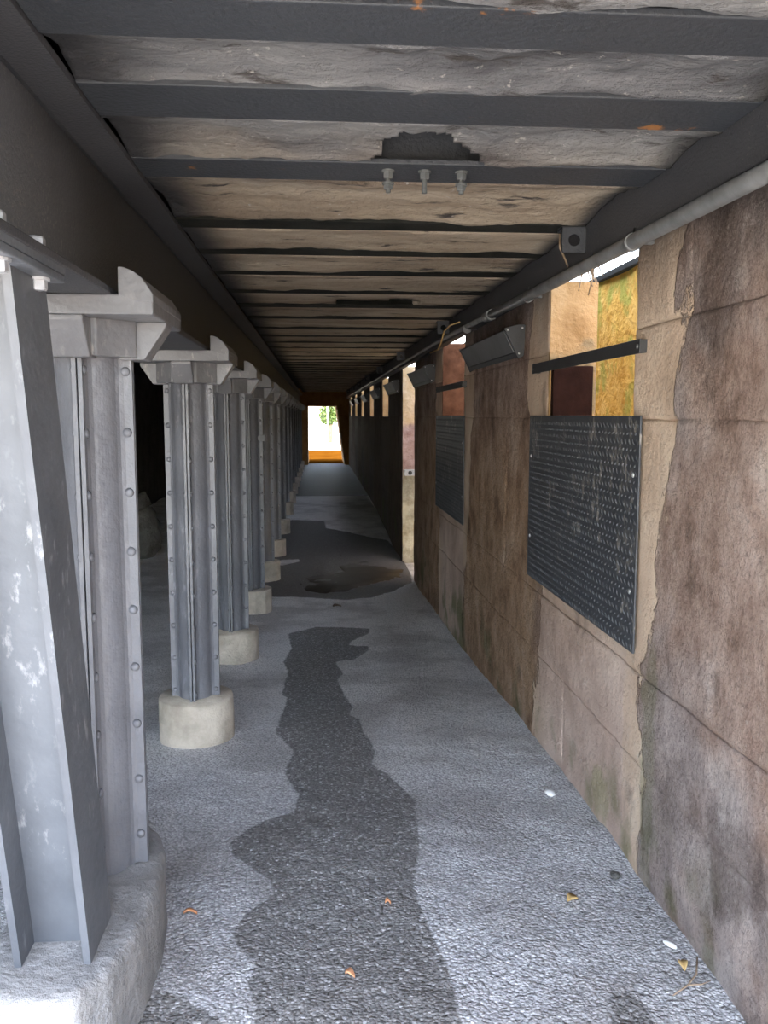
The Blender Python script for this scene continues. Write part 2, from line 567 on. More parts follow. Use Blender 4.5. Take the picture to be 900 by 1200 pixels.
# ------------------------------------------------------------------ floor
FY = np.array([-40, 2, 2.7, 4.6, 6.3, 8.5, 10.3, 13, 15, 16.8, 20, 32, 90.0])
FZ = np.array([-1.65, -1.65, -1.665, -1.74, -1.865, -1.955, -2.015, -2.03, -1.94, -1.86, -1.82, -1.81, -1.81])
_gy = np.linspace(-40, 90, 2601)
_gz = np.interp(_gy, FY, FZ)
_gz = np.convolve(np.pad(_gz, 12, mode='edge'), np.ones(25) / 25, 'valid')


def fz(y):
    return float(np.interp(y, _gy, _gz))


W1 = [(-0.032, 7.652), (0.452, 7.534), (0.434, 7.357), (0.278, 7.038), (0.237, 6.885), (0.403, 6.840), (0.395, 6.692), (0.280, 6.424), (0.120, 6.333), (0.167, 5.960), (0.120, 5.781), (0.164, 5.306), (0.200, 5.095), (0.177, 4.904), (0.232, 4.789), (0.235, 4.557), (0.261, 4.441), (0.284, 4.241), (0.251, 4.062), (0.342, 3.886), (0.419, 3.627), (0.401, 3.406), (0.392, 3.209), (0.327, 2.846), (0.345, 2.627), (0.374, 2.441), (0.381, 2.242), (0.371, 2.041), (0.40, 1.6), (-0.3, 1.6), (-0.175, 2.084), (-0.182, 2.181), (-0.215, 2.365), (-0.202, 2.466), (-0.260, 2.535), (-0.291, 2.629), (-0.251, 2.752), (-0.164, 2.858), (-0.181, 2.950), (-0.343, 3.162), (-0.361, 3.272), (-0.270, 3.422), (-0.114, 3.536), (-0.100, 3.720), (-0.175, 3.985), (-0.134, 4.277), (-0.244, 4.555), (-0.233, 4.835), (-0.206, 5.322), (-0.249, 5.436), (-0.227, 6.083), (-0.274, 6.342), (-0.225, 6.836), (-0.247, 7.085), (-0.272, 7.421)]
W2 = [(-0.9, 9.5), (-0.531, 9.265), (-0.250, 9.239), (0.084, 9.101), (0.303, 9.028), (0.588, 9.160), (0.870, 9.583), (1.126, 10.118), (1.214, 11.224), (1.166, 12.158), (1.16, 13.122), (1.10, 13.609), (0.489, 14.366), (0.131, 14.784), (0.108, 15.558), (-0.486, 15.681), (-0.75, 15.334), (-0.95, 13.920)]
DRY = [(-0.652, 11.713), (-0.523, 11.990), (-0.284, 12.045), (-0.255, 11.823), (-0.502, 11.494)]
PUD = [(-0.277, 10.316), (-0.147, 10.705), (0.104, 10.990), (0.296, 11.101), (0.252, 11.641), (0.680, 11.895), (0.969, 11.726), (1.10, 11.032), (1.055, 10.551), (0.726, 10.027), (0.395, 9.454), (0.106, 9.369), (-0.135, 9.678)]
W3 = [(-0.6, 1.9), (-0.576, 2.116), (-0.546, 2.279), (-0.488, 2.348), (-0.423, 2.324), (-0.342, 2.263), (-0.275, 2.189), (-0.264, 1.9)]
W4 = [(0.717, 1.9), (0.825, 2.226), (0.880, 2.240), (0.914, 2.164), (0.884, 1.9)]


def sdist(px, py, poly, ysc=1.0):
    """signed distance (positive inside) of many points to a polygon"""
    P = np.array(poly)
    P = P * [1, ysc]
    X, Y = px, py * ysc
    best = np.full(X.shape, 1e9)
    ins = np.zeros(X.shape, bool)
    for i in range(len(P)):
        a, b = P[i], P[(i + 1) % len(P)]
        ex, ey = b - a
        t = np.clip(((X - a[0]) * ex + (Y - a[1]) * ey) / (ex * ex + ey * ey + 1e-12), 0, 1)
        best = np.minimum(best, np.hypot(X - a[0] - t * ex, Y - a[1] - t * ey))
        if ey != 0:
            cr = ((a[1] > Y) != (b[1] > Y)) & (X < (b[0] - a[0]) * (Y - a[1]) / (b[1] - a[1]) + a[0])
            ins ^= cr
    return np.where(ins, best, -best)


def build_floor():
    xs = np.arange(-1.02, 1.181, 0.0125)
    ys = [1.4]
    while ys[-1] < 17.2:
        ys.append(ys[-1] * 1.0062)
    ys = np.array(ys)
    X, Y = np.meshgrid(xs, ys)
    wet = np.zeros(X.shape)
    soft = 0.03 + 0.004 * Y
    for poly, ysc in ((W1, 1), (W2, 0.5), (W3, 1), (W4, 1)):
        wet = np.maximum(wet, np.clip(0.5 + sdist(X, Y, poly, ysc) / (2 * soft), 0, 1))
    wet = np.minimum(wet, 1 - np.clip(0.5 + sdist(X, Y, DRY, 0.4) / 0.06, 0, 1))
    verts, f = [], []
    ny, nx = X.shape
    for j in range(ny):
        for i in range(nx):
            x, y = X[j, i], Y[j, i]
            h = fz(y) + 0.009 * nz(x, y, 0, 1.7) + 0.004 * nz(x, y, 3, 7)
            verts.append((x, y, h))
    for j in range(ny - 1):
        for i in range(nx - 1):
            a = j * nx + i
            f.append((a, a + 1, a + nx + 1, a + nx))
    # coarse surroundings, each with its own verts
    cw = list(wet.ravel())

    def coarse(cx, cy):
        o = len(verts)
        for y in cy:
            for x in cx:
                verts.append((x, y, fz(y) - 0.02))
                cw.append(0.9 if y > 19.5 else 0.0)  # darkness of the far end put into the floor through the wet tone
        n = len(cx)
        for j in range(len(cy) - 1):
            for i in range(n - 1):
                a = o + j * n + i
                f.append((a, a + 1, a + n + 1, a + n))
    yl = list(np.arange(-3, 33.2, 0.6))
    coarse([-3.8, -3, -2.4, -1.7, -0.98], yl)
    coarse([1.14, 1.4, 1.9], yl)
    coarse(list(np.arange(-1.02, 1.2, 0.55)), list(np.linspace(-3, 1.5, 9)))
    coarse(list(np.linspace(-1.02, 1.18, 5)), list(np.linspace(ys[-1] - 0.25, 33, 40)))
    mb = MB()
    mb.add(verts, f, True)
    o = mb.build('floor', M['floor'], fix=False)
    at = o.data.attributes.new('wet', 'FLOAT', 'POINT')
    at.data.foreach_set('value', np.array(cw, dtype=np.float32))
    o['kind'] = 'structure'
    o['label'] = 'grey gravelly asphalt floor with dark wet streaks running down the passage'
    return o


build_floor()

# ------------------------------------------------------------------ right wall: stone piers with openings
WX, WT = 1.16, 0.235
CEIL = 0.75


def open_span(k):
    y0 = WY0 + PERIOD * k
    return y0, y0 + WLEN


wall_right = thing('wall_right', (WX, 2, fz(2)), 'weathered brown stone wall with cream render around its window openings', kind='structure')
UPPER = [0.66, 0.31, -0.012]
LOWER = [-0.012, -0.935, -1.27]


def stone_block(y0, y1, z0, z1, proud, res):
    """one wall stone: rounded rough front face proud of the joint, back buried in the core"""
    g = 0.0015
    y0, y1, z0, z1 = y0 + g, y1 - g, z0 + g, z1 - g
    ny = max(2, int((y1 - y0) / res))
    nzz = max(2, int((z1 - z0) / res))
    e = 0.012
    ty = [0, e / (y1 - y0)] + [i / ny for i in range(1, ny)] + [1 - e / (y1 - y0), 1]
    tz = [0, e / (z1 - z0)] + [i / nzz for i in range(1, nzz)] + [1 - e / (z1 - z0), 1]
    vs, fs = [], []
    for b in tz:
        for a in ty:
            y, z = y0 + a * (y1 - y0), z0 + b * (z1 - z0)
            edge = (a in (0, 1)) or (b in (0, 1))
            rough = 0.010 * nz(1, y, z, 1.6) + 0.006 * nz(2, y, z, 7)
            y += 0.006 * nz(5, y, z, 3) if a in (0, 1) else 0
            z += 0.006 * nz(6, y, z, 3) if b in (0, 1) else 0
            vs.append((WX - proud - rough + (0.0035 if edge else 0), y, z))
    n = len(ty)
    m = len(tz)
    for j in range(m - 1):
        for i in range(n - 1):
            q = j * n + i
            fs.append((q, q + n, q + n + 1, q + 1))
    ring = [i for i in range(n)] + [j * n + n - 1 for j in range(1, m)] + [(m - 1) * n + i for i in range(n - 2, -1, -1)] + [j * n for j in range(m - 2, 0, -1)]
    o = len(vs)
    for i in ring:
        vs.append((WX + 0.03, vs[i][1], vs[i][2]))
    L = len(ring)
    for i in range(L):
        fs.append((ring[i], ring[(i + 1) % L], o + (i + 1) % L, o + i))
    mb = MB()
    mb.add(vs, fs, True)
    return mb.build('stone_block', M['wall'], wall_right, fix=False)


def pier(y0, y1, last=None):
    mb = MB()
    mb.box(WX + 0.012, WX + WT, y0, y1, -2.15, 0.66)
    mb.build('wall_core', M['wall'], wall_right)
    res = 0.05 if y0 < 3.5 else (0.09 if y0 < 9 else 0.4)
    for r in range(2):
        z1, z0 = UPPER[r], UPPER[r + 1]
        cuts = []
        if y0 < 2:
            cuts = [2.62] if r == 0 else [1.2]
        elif r == 0:
            cuts = [y0 + (y1 - y0) * random.uniform(0.35, 0.65)]
        e = [y0] + cuts + [y1]
        for a, b in zip(e[:-1], e[1:]):
            stone_block(a, b, z0, z1, random.uniform(-0.002, 0.003), res)


def lower_wall(y0, y1):
    """the unbroken wall below the sills: three courses of long stones"""
    for r in range(3):
        y = y0
        while y < y1 - 0.01:
            L_ = random.uniform(1.7, 2.6)
            if y < 2.2 and y + L_ > 2.0:
                L_ = {0: 5.2, 1: 4.65, 2: 3.9}[r] - y
            e = y + L_ if y1 - (y + L_) > 0.9 else y1
            z1 = LOWER[r]
            z0 = LOWER[r + 1] if r < 2 else min(fz(y), fz(e)) - 0.08
            stone_block(y, e, z0, z1, random.uniform(-0.002, 0.003), 0.05 if y < 3.5 else (0.09 if y < 9 else 0.4))
            y = e


lower_wall(-1.5, 10.27)
lower_wall(11.70, 32.0)
NWIN = 8
DOOR = 2
yprev = -1.5
for k in range(NWIN):
    a, b = open_span(k)
    if k == DOOR:
        a, b = 10.27, 11.70
    pier(yprev, a)
    if k != DOOR:
        # the wall below the sill (behind the tread plate): blocks too
        mb = MB()
        mb.box(WX + 0.012, WX + WT, a, b, -2.15, -0.03)
        mb.build('wall_core', M['wall'], wall_right)
    # plastered reveals
    far = MB()
    vs, fs = [], []
    z0 = -2.1 if k == DOOR else -0.03
    nx_, nz_ = 5, 30
    for j in range(nz_ + 1):
        for i in range(nx_ + 1):
            x = WX + 0.004 + (WT + 0.004) * i / nx_
            z = z0 + (0.662 - z0) * j / nz_
            vs.append((x, b - 0.012 - 0.006 * nz(x, 3, z, 5) - (0.03 * max(0, nz(x, 1, z, 4)) if k == DOOR and z < -0.75 else 0), z))
    for j in range(nz_):
        for i in range(nx_):
            q = j * (nx_ + 1) + i
            fs.append((q, q + 1, q + nx_ + 2, q + nx_ + 1))
    o_ = len(vs)
    vs += [(WX + 0.004, b + 0.01, z0), (WX + WT + 0.008, b + 0.01, z0), (WX + WT + 0.008, b + 0.01, 0.662), (WX + 0.004, b + 0.01, 0.662)]
    fs += [(o_, o_ + 3, nz_ * (nx_ + 1), 0), (o_ + 1, nx_, nz_ * (nx_ + 1) + nx_, o_ + 2), (o_ + 3, o_ + 2, nz_ * (nx_ + 1) + nx_, nz_ * (nx_ + 1))]
    far.add(vs, fs, False)
    far.build('reveal_render', M['doorreveal'] if k == DOOR else (M['rustreveal'] if k == 1 else M['reveal']), wall_right)
    yprev = b
pier(yprev, 32.0)

# back wall of the light well behind the openings, open to the sky
lw = MB()
BX = 1.85
vs, fs = [], []
ys = np.arange(-1.5, 32.4, 0.12)
zs = np.linspace(-2.2, 0.86, 16)
for z in zs:
    for y in ys:
        vs.append((BX + 0.02 * nz(0, y, z, 2.2), y, z))
n = len(ys)
for j in range(len(zs) - 1):
    for i in range(n - 1):
        q = j * n + i
        fs.append((q, q + n, q + n + 1, q + 1))
lw.add(vs, fs, True)
lw.box(BX + 0.06, BX + 0.4, -1.5, 32.3, -2.2, 0.86)
bw = lw.build('wall_back', M['back'], fix=False)
tag(bw, 'yellow mossy rendered wall of the light well behind the window openings', kind='structure')
cp = MB()
cp.box(BX - 0.03, BX + 0.4, -1.5, 32.3, 0.86, 0.90, 0.006)
cp.build('coping', M['soot_and_dark'], bw)

# ------------------------------------------------------------------ left bay
mb = MB()
vs, fs = [], []
ys = np.arange(-1.5, 33, 0.3)
zs = np.linspace(-2.2, 0.8, 12)
for z in zs:
    for y in ys:
        vs.append((-3.5 + 0.05 * nz(0, y, z, 1.3), y, z))
n = len(ys)
for j in range(len(zs) - 1):
    for i in range(n - 1):
        q = j * n + i
        fs.append((q, q + 1, q + n + 1, q + n))
mb.add(vs, fs, True)
mb.box(-3.9, -3.56, -1.5, 32.6, -2.2, 0.8)
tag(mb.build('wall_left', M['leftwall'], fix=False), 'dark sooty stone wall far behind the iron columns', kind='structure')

# ------------------------------------------------------------------ end wall with the bright exit
we = thing('wall_end', (0.2, 32, fz(32)), 'dark end wall around the sunlit exit opening', kind='structure')
mb = MB()
mb.box(-3.6, -0.36, 32.0, 35.0, -2.2, 1.0)
mb.build('end_masonry', M['exit'], we)
mb = MB()
mb.box(-0.36, 1.5, 32.0, 35.0, 0.36, 1.0)
mb.build('exit_lintel', M['exit'], we)
mb = MB()
mb.prism([(0.72, 0.36), (1.05, -2.2), (1.8, -2.2), (1.8, 0.36)], 'y', 32.0, 35.0)
mb.build('sloping_jamb', M['exit'], we)

# ------------------------------------------------------------------ ceiling: joists and concrete strips
ceil = thing('ceiling', (0.3, 2, CEIL), 'sooty ceiling of steel joists with rough concrete strips between', kind='structure')
DY0 = 0.4            # where the deck begins, behind the frame
JY = [0.5, 0.8, 1.15, 1.745, 2.19, 2.76, 3.535, 4.12, 4.72, 5.45, 6.17, 6.92, 7.8]
while JY[-1] < 31.5:
    JY.append(JY[-1] + 0.76)
JW = [0.16, 0.16, 0.16, 0.17, 0.215, 0.20, 0.15]
GX = -0.545           # lip of the girder on the left
EX = 1.085            # inner face of the edge beam on the right


def cz(y):
    return CEIL + max(0.0, (y - 2)) * 0.004


for i, y in enumerate(JY):
    w = JW[i] if i < len(JW) else 0.15
    z = cz(y)
    mb = MB()
    mb.box(GX + 0.003, EX - 0.002, y - w / 2, y + w / 2, z - 0.0, z + 0.016, 0.003)
    mb.box(GX + 0.003, EX - 0.002, y - 0.008, y + 0.008, z + 0.016, z + 0.25)
    mb.build('joist', M['joist'] if i < 6 else M['soot_and_dark'], ceil)
HOLE = [(0.150, 2.80), (0.180, 2.66), (0.196, 2.534), (0.238, 2.457), (0.284, 2.446), (0.361, 2.483), (0.483, 2.615), (0.56, 2.70), (0.66, 2.80)]


def strip(i):
    ya, yb = JY[i], JY[i + 1]
    wa = JW[i] if i < len(JW) else 0.15
    wb = JW[i + 1] if i + 1 < len(JW) else 0.15
    near = ya < 2.8
    nx, ny = (170, 22) if i in (4, 5) else (120, 16) if ya < 5 else ((60, 8) if ya < 12 else (26, 6))
    x0, x1 = GX + 0.003, EX - 0.002
    vs = []
    hang = 0.003 if near else 0.004
    for j in range(ny + 1):
        t = j / ny
        for k in range(nx + 1):
            x = x0 + (x1 - x0) * k / nx
            over = 0.035 if near else 0.03
            ea = ya + wa / 2 - over * 0.3 + 0.03 * nz(x, ya, 1, 2.6) + 0.008 * nz(x, ya, 2, 11)
            eb = yb - wb / 2 + over * (0.25 if near else 0.7) + 0.075 * nz(x, yb, 3, 2.0) + 0.010 * nz(x, yb, 4, 10)
            y = ea + (eb - ea) * t
            arch = (0.03 if near else 0.012) * math.sin(math.pi * t)
            z = cz(y) - hang + arch
            z += ((1 if near else 0.4) * min(1, 0.3 + 3 * t * (1 - t))) * (0.016 * nz(x, y, 5, 2.2) + 0.012 * nz(x, y, 6, 9))
            if t == 0 or t == 1:
                z = cz(y) + 0.02
            if x > 0.9:
                z += 0.0
            vs.append((x, y, z))
    fs = []
    P = np.array([(v[0], v[1]) for v in vs])
    dead = np.zeros(len(vs), bool)
    if i == 4:
        dead = sdist(P[:, 0] + 0.012 * np.sin(P[:, 1] * 60), P[:, 1], HOLE) > 0
    if i == 5:
        dead = sdist(P[:, 0], P[:, 1], [(0.10, 2.80), (0.13, 2.93), (0.2, 2.98), (0.36, 2.95), (0.5, 2.9), (0.56, 2.8)]) > 0
    if i == 9:
        dead = sdist(P[:, 0], P[:, 1], [(0.13, 5.95), (0.2, 6.12), (0.62, 6.12), (0.7, 5.95), (0.6, 5.88), (0.25, 5.9)]) > 0
    for j in range(ny):
        for k in range(nx):
            q = j * (nx + 1) + k
            f = (q, q + 1, q + nx + 2, q + nx + 1)
            if not any(dead[list(f)]):
                fs.append(f[::-1])
    # thickness: drop a rim up to the deck so that holes show broken edges
    bm = bmesh.new()
    bv = [bm.verts.new(v) for v in vs]
    for f in fs:
        fc = bm.faces.new([bv[a] for a in f])
        fc.smooth = True
    be = [e for e in bm.edges if len(e.link_faces) == 1]
    r = bmesh.ops.extrude_edge_only(bm, edges=be)
    for v in [g for g in r['geom'] if isinstance(g, bmesh.types.BMVert)]:
        v.co.z += 0.05 + 0.03 * abs(nz(v.co.x, v.co.y, 1, 20))
    bmesh.ops.delete(bm, geom=[v for v in bm.verts if not v.link_faces], context='VERTS')
    mb = MB()
    mb.addbm(bm, True)
    mb.build('concrete_strip', M['strip'], ceil, fix=False)


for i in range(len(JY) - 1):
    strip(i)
mb = MB()
mb.box(GX - 0.15, 1.41, DY0, 32.9, 0.99, 1.2)
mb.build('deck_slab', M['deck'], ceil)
mb = MB()
mb.box(-3.9, GX - 0.15, DY0, 32.9, 0.8, 1.2)
mb.build('side_bay_slab', M['deck'], ceil)
mb = MB()
mb.box(EX, 1.15, DY0, 32.9, 0.615, 0.99, 0.006)
mb.build('edge_beam', M['dark'], ceil)
mb = MB()
mb.box(-3.9, 1.15, DY0 - 0.15, DY0, 0.7, 1.2)
mb.build('front_beam', M['dark'], ceil)
for x in (0.224, 0.337, 0.452):
    mb = MB()
    mb.tube([(x, 2.725, 0.78), (x, 2.725, 0.685)], 0.008, 10)
    mb.hexbolt((x, 2.725, 0.752), (0, 0, -1), 0.016, 0.026)
    if x != 0.337:
        mb.hexbolt((x, 2.725, 0.715), (0, 0, -1), 0.015, 0.02)
    tag(mb.build('hanging_bolt', M['bracket'], ceil), 'pale hanging bolt and nut under a joist')

# plates with a round hole, one per bay, hanging by the edge beam
for k in range(8):
    y = 3.46 + 3.6 * k
    c = (1.035, cz(y) - 0.055)
    mb = MB()
    n = 24
    inner = [(c[0] + 0.024 * math.cos(2 * math.pi * i / n), c[1] + 0.024 * math.sin(2 * math.pi * i / n)) for i in range(n)]
    outer = []
    for i in range(n):
        a = 2 * math.pi * (i + 0.0) / n
        s = 0.048 / max(abs(math.cos(a)), abs(math.sin(a)))
        outer.append((c[0] + s * math.cos(a), c[1] + s * math.sin(a)))
    vs = [(p[0], yy, p[1]) for yy in (y, y + 0.012) for p in inner + outer]
    fs = []
    for i in range(n):
        j = (i + 1) % n
        fs += [(i, j, n + j, n + i), (2 * n + i, 3 * n + i, 3 * n + j, 2 * n + j), (i, 2 * n + i, 2 * n + j, j), (n + i, n + j, 3 * n + j, 3 * n + i)]
    mb.add(vs, fs)
    mb.box(0.987, 1.083, y + 0.012, y + 0.08, cz(y) - 0.012, cz(y) + 0.005)
    o = mb.build('hole_bracket', M['joist'])
    lab = ['square steel bracket with round hole under the joist by first window', 'square steel bracket with round hole above the second window'][k] if k < 2 else 'small holed steel bracket at the ceiling edge deep inside, %s from the camera' % ['', '', 'third', 'fourth', 'fifth', 'sixth', 'seventh', 'eighth'][k]
    tag(o, lab, 'bracket', 'holed brackets along the ceiling edge')

# ------------------------------------------------------------------ girder on the columns
CX = -0.67
gd = thing('girder', (CX, 1.2, 0.32), 'long black steel girder resting on the row of iron columns', 'girder')
mb = MB()
mb.box(CX - 0.012, CX + 0.012, -0.5, 32.0, 0.34, 0.76)
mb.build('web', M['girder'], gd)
mb = MB()
mb.box(CX - 0.125, CX + 0.125, -0.5, 32.0, 0.322, 0.342, 0.003)
mb.build('bottom_flange', M['dark'], gd)
mb = MB()
mb.prism([(CX + 0.012, 0.742), (CX + 0.03, 0.735), (CX + 0.125, 0.742), (CX + 0.125, 0.762), (CX - 0.125, 0.762), (CX - 0.125, 0.742)], 'y', -0.5, 32.0)
mb.build('top_flange', M['dark'], gd)

# ------------------------------------------------------------------ riveted iron columns
NCOL = 15
CY0, CSP = 2.60, 1.965
FOOT_H = 0.235


def make_column(k, individual):
    y = CY0 + CSP * k
    f = fz(y)
    top = f + FOOT_H if k else -1.39
    t = thing('iron_column', (CX, y, f))
    R, T, g = 0.088, 0.1275, 0.0025
    ft = 0.012
    zt, zb = 0.168, -1.80 if k else -1.42
    # four rolled segments, each a quarter tube with two flanges
    for q in range(4):
        a0 = q * math.pi / 2
        prof = []

        def rot(px, py):
            return (CX + px * math.cos(a0) - py * math.sin(a0), y + px * math.sin(a0) + py * math.cos(a0))
        outer = [(T, g), (T, g + ft)]
        fil = 0.016
        st = math.asin((g + ft + fil) / R)
        outer += [(R + fil * 0.9, g + ft), (R * math.cos(st * 0.8) + 0.006, g + ft + fil * 0.35)]
        for i in range(9):
            a = st + (math.pi / 2 - 2 * st) * i / 8
            outer.append((R * math.cos(a), R * math.sin(a)))
        outer += [(g + ft + fil * 0.35, R * math.cos(st * 0.8) + 0.006), (g + ft, R + fil * 0.9), (g + ft, T), (g, T)]
        outer += [(g, R - 0.012)] + [((R - 0.012) * math.sin(b), (R - 0.012) * math.cos(b)) for b in (0.4, 0.8, 1.2)] + [(R - 0.012, g)]
        mb = MB()
        mb.prism([rot(*p) for p in outer], 'z', zb, zt)
        mb.build('shaft_segment', M['column'], t)
    # capital: octagonal body with four flared brackets
    cap = MB()
    pts = [(CX + 0.165 * math.cos(math.pi / 8 + i * math.pi / 4), y + 0.165 * math.sin(math.pi / 8 + i * math.pi / 4)) for i in range(8)]
    cap.prism(pts, 'z', 0.166, 0.27, 0.004)
    capo = cap.build('capital', M['capital'], t)
    for q in range(4):
        a0 = q * math.pi / 2
        mb = MB()
        mb.prism([(0.10, 0.160), (0.172, 0.160), (0.236, 0.255), (0.236, 0.2685), (0.10, 0.2685)], 'y', -0.05, 0.05, 0.004)
        mb.v = [(CX + v[0] * math.cos(a0) - v[1] * math.sin(a0), y + v[0] * math.sin(a0) + v[1] * math.cos(a0), v[2]) for v in mb.v]
        mb.build('flared_bracket', M['capital'], capo)
    mb = MB()
    mb.box(CX - 0.235, CX + 0.235, y - 0.235, y + 0.235, 0.268, 0.322, 0.005)
    slab = mb.build('bearing_slab', M['capital'], t)
    for s in (1, -1):
        mb = MB()
        prof = [(0.145, 0.318), (0.145, 0.392), (0.16, 0.392), (0.185, 0.382), (0.21, 0.362), (0.236, 0.322), (0.236, 0.30), (0.2, 0.30)]
        mb.prism([(CX + s * p[0], p[1]) for p in prof], 'y', y - 0.236, y + 0.236, 0.003)
        mb.build('retaining_lug', M['capital'], slab)
    # footing
    if k:
        mb = MB()
        n = 40 if k in (1, 2) else 12
        rr = 0.2
        rings = [(rr * 1.0, f - 0.08), (rr * 1.005, f + 0.0), (rr, f + FOOT_H * 0.5), (rr * 0.995, top - 0.012), (rr * 0.97, top), (0.0, top + 0.006)]
        vs, fs = [], []
        for (r_, z_) in rings[:-1]:
            for i in range(n):
                a = 2 * math.pi * (i + 0.5) / n
                w = 1 + 0.012 * nz(math.cos(a), math.sin(a), z_ * 4 + k, 2)
                vs.append((CX + r_ * w * math.cos(a), y + r_ * w * math.sin(a), z_))
        vs.append((CX, y, top + 0.004))
        for j in range(len(rings) - 2):
            for i in range(n):
                fs.append((j * n + i, j * n + (i + 1) % n, (j + 1) * n + (i + 1) % n, (j + 1) * n + i))
        for i in range(n):
            fs.append(((len(rings) - 2) * n + i, (len(rings) - 2) * n + (i + 1) % n, len(vs) - 1))
        mb.add(vs, fs, n > 20)
        tag(mb.build('footing', M['footing'], t), 'pale concrete footing')
    # rivets, one by one on the near columns
    seg = [o for o in t.children if o.name.startswith('shaft_segment')]
    bulk = MB()
    shared = None
    zz = 0.128
    while zz > top + 0.03:
        for (px, py, nx_, ny_, sg) in ((T - 0.019, -(g + ft), 0, -1, 3), (-(T - 0.019), -(g + ft), 0, -1, 2), (g + ft, -(T - 0.019), 1, 0, 3), (-(g + ft), -(T - 0.019), -1, 0, 2), (g + ft, T - 0.019, 1, 0, 0)):
            mb = bulk if not individual else MB()
            mb.dome((CX + px, y + py, zz), (nx_, ny_, 0), 0.0145, 0.010, 10, 3)
            if individual:
                mb.build('rivet', M['column'], seg[sg])
        zz -= 0.178
    if not individual:
        tag(bulk.build('rivet_rows', M['column'], t), kind='stuff')
    return t


ORD = ['first', 'second', 'third', 'fourth', 'fifth', 'sixth', 'seventh', 'eighth', 'ninth', 'tenth', 'eleventh', 'twelfth', 'thirteenth', 'fourteenth', 'fifteenth']
labels = ['grey riveted iron column nearest the camera, on the long plinth behind the raking brace',
          'grey riveted iron column on a round pale footing, second in the row',
          'grey riveted iron column on a stained round footing, third in the row',
          'grey riveted iron column with a small clamp on it, fourth in the row',
          'grey iron column fifth in the row, beside the front edge of wet floor',
          'grey iron column sixth in the row, beside the dark puddle',
          'dim iron column seventh in the row, just past the puddle',
          'dim iron column eighth in the row where the floor turns dark']
for k in range(NCOL):
    if k < 5 or k == 0:
        c = make_column(k, k < 3)
        if k == 4:
            proto = c
    else:
        y = CY0 + CSP * k
        c = copy_tree(proto, (0, CSP * (k - 4), fz(y) - fz(CY0 + CSP * 4)))
        dz = fz(y) - fz(CY0 + CSP * 4)
        for ch in c.children:                       # the capitals stay level under the girder
            if not ch.name.startswith('footing'):
                ch.location.z -= dz
    tag(c, labels[k] if k < len(labels) else 'dark iron column far down the row, %s counted from the camera' % ORD[k], 'column', 'riveted iron columns under the girder')
    if k == 3:
        y = CY0 + CSP * 3
        mb = MB()
        mb.box(CX - 0.14, CX + 0.145, y - 0.028, y - 0.012, -0.24, -0.20, 0.003)
        mb.box(CX + 0.10, CX + 0.16, y - 0.05, y + 0.03, -0.25, -0.19, 0.004)
        tag(mb.build('clamp', M['capital'], c), 'small grey clamp')

# ------------------------------------------------------------------ plinth and raking brace at the near end
half = [(0.0, 1.95), (0.09, 1.96), (0.15, 2.06), (0.185, 2.24), (0.195, 2.48), (0.18, 2.66), (0.14, 2.80), (0.07, 2.89), (0.0, 2.90)]
outl = [(-0.685 + x, y) for x, y in half] + [(-0.685 - x, y) for x, y in half[-2:0:-1]]


def ring_at(poly, s, z, res=6):
    c = (sum(p[0] for p in poly) / len(poly), sum(p[1] for p in poly) / len(poly))
    out = []
    n = len(poly)
    for i in range(n):
        for j in range(res):
            t = j / res
            x = poly[i][0] + (poly[(i + 1) % n][0] - poly[i][0]) * t
            y = poly[i][1] + (poly[(i + 1) % n][1] - poly[i][1]) * t
            dx, dy = x - c[0], y - c[1]
            L = math.hypot(dx, dy)
            s2 = s + 0.006 * nz(x, y, z, 6)
            out.append((x - dx / L * s2, y - dy / L * s2, z + (0.006 * nz(x, y, 2, 8))))
    return out


mb = MB()
fl = fz(2.3)
rings = [ring_at(outl, 0.0, fl - 0.05), ring_at(outl, -0.004, fl + 0.02), ring_at(outl, 0.0, fl + 0.13), ring_at(outl, -0.004, -1.415), ring_at(outl, 0.008, -1.397), ring_at(outl, 0.03, -1.39), ring_at(outl, 0.09, -1.392), ring_at(outl, 0.15, -1.39)]
n = len(rings[0])
vs = [p for r in rings for p in r]
fs = [(j * n + i, j * n + (i + 1) % n, (j + 1) * n + (i + 1) % n, (j + 1) * n + i) for j in range(len(rings) - 1) for i in range(n)]
fs.append(tuple((len(rings) - 1) * n + i for i in range(n)))
mb.add(vs, fs, True)
tag(mb.build('concrete_plinth', M['plinth']), 'long rounded concrete plinth under the nearest column and raking brace', 'plinth')

br = thing('raking_brace', (CX, 2.15, -1.39), 'leaning blue-grey H-section steel brace at the near end of the girder', 'brace')
SL = (1.745 - 2.09) / (0.28 + 1.39)      # lean per metre of height


def lean(y, z):
    return y + SL * (z + 1.39)


def flange(x0, x1, ya, yb, z0, z1):
    vs = [(x, lean(yy, z), z) for z in (z0, z1) for yy in (ya, yb) for x in (x0, x1)]
    return vs, [(0, 2, 3, 1), (4, 5, 7, 6), (0, 1, 5, 4), (2, 6, 7, 3), (0, 4, 6, 2), (1, 3, 7, 5)]


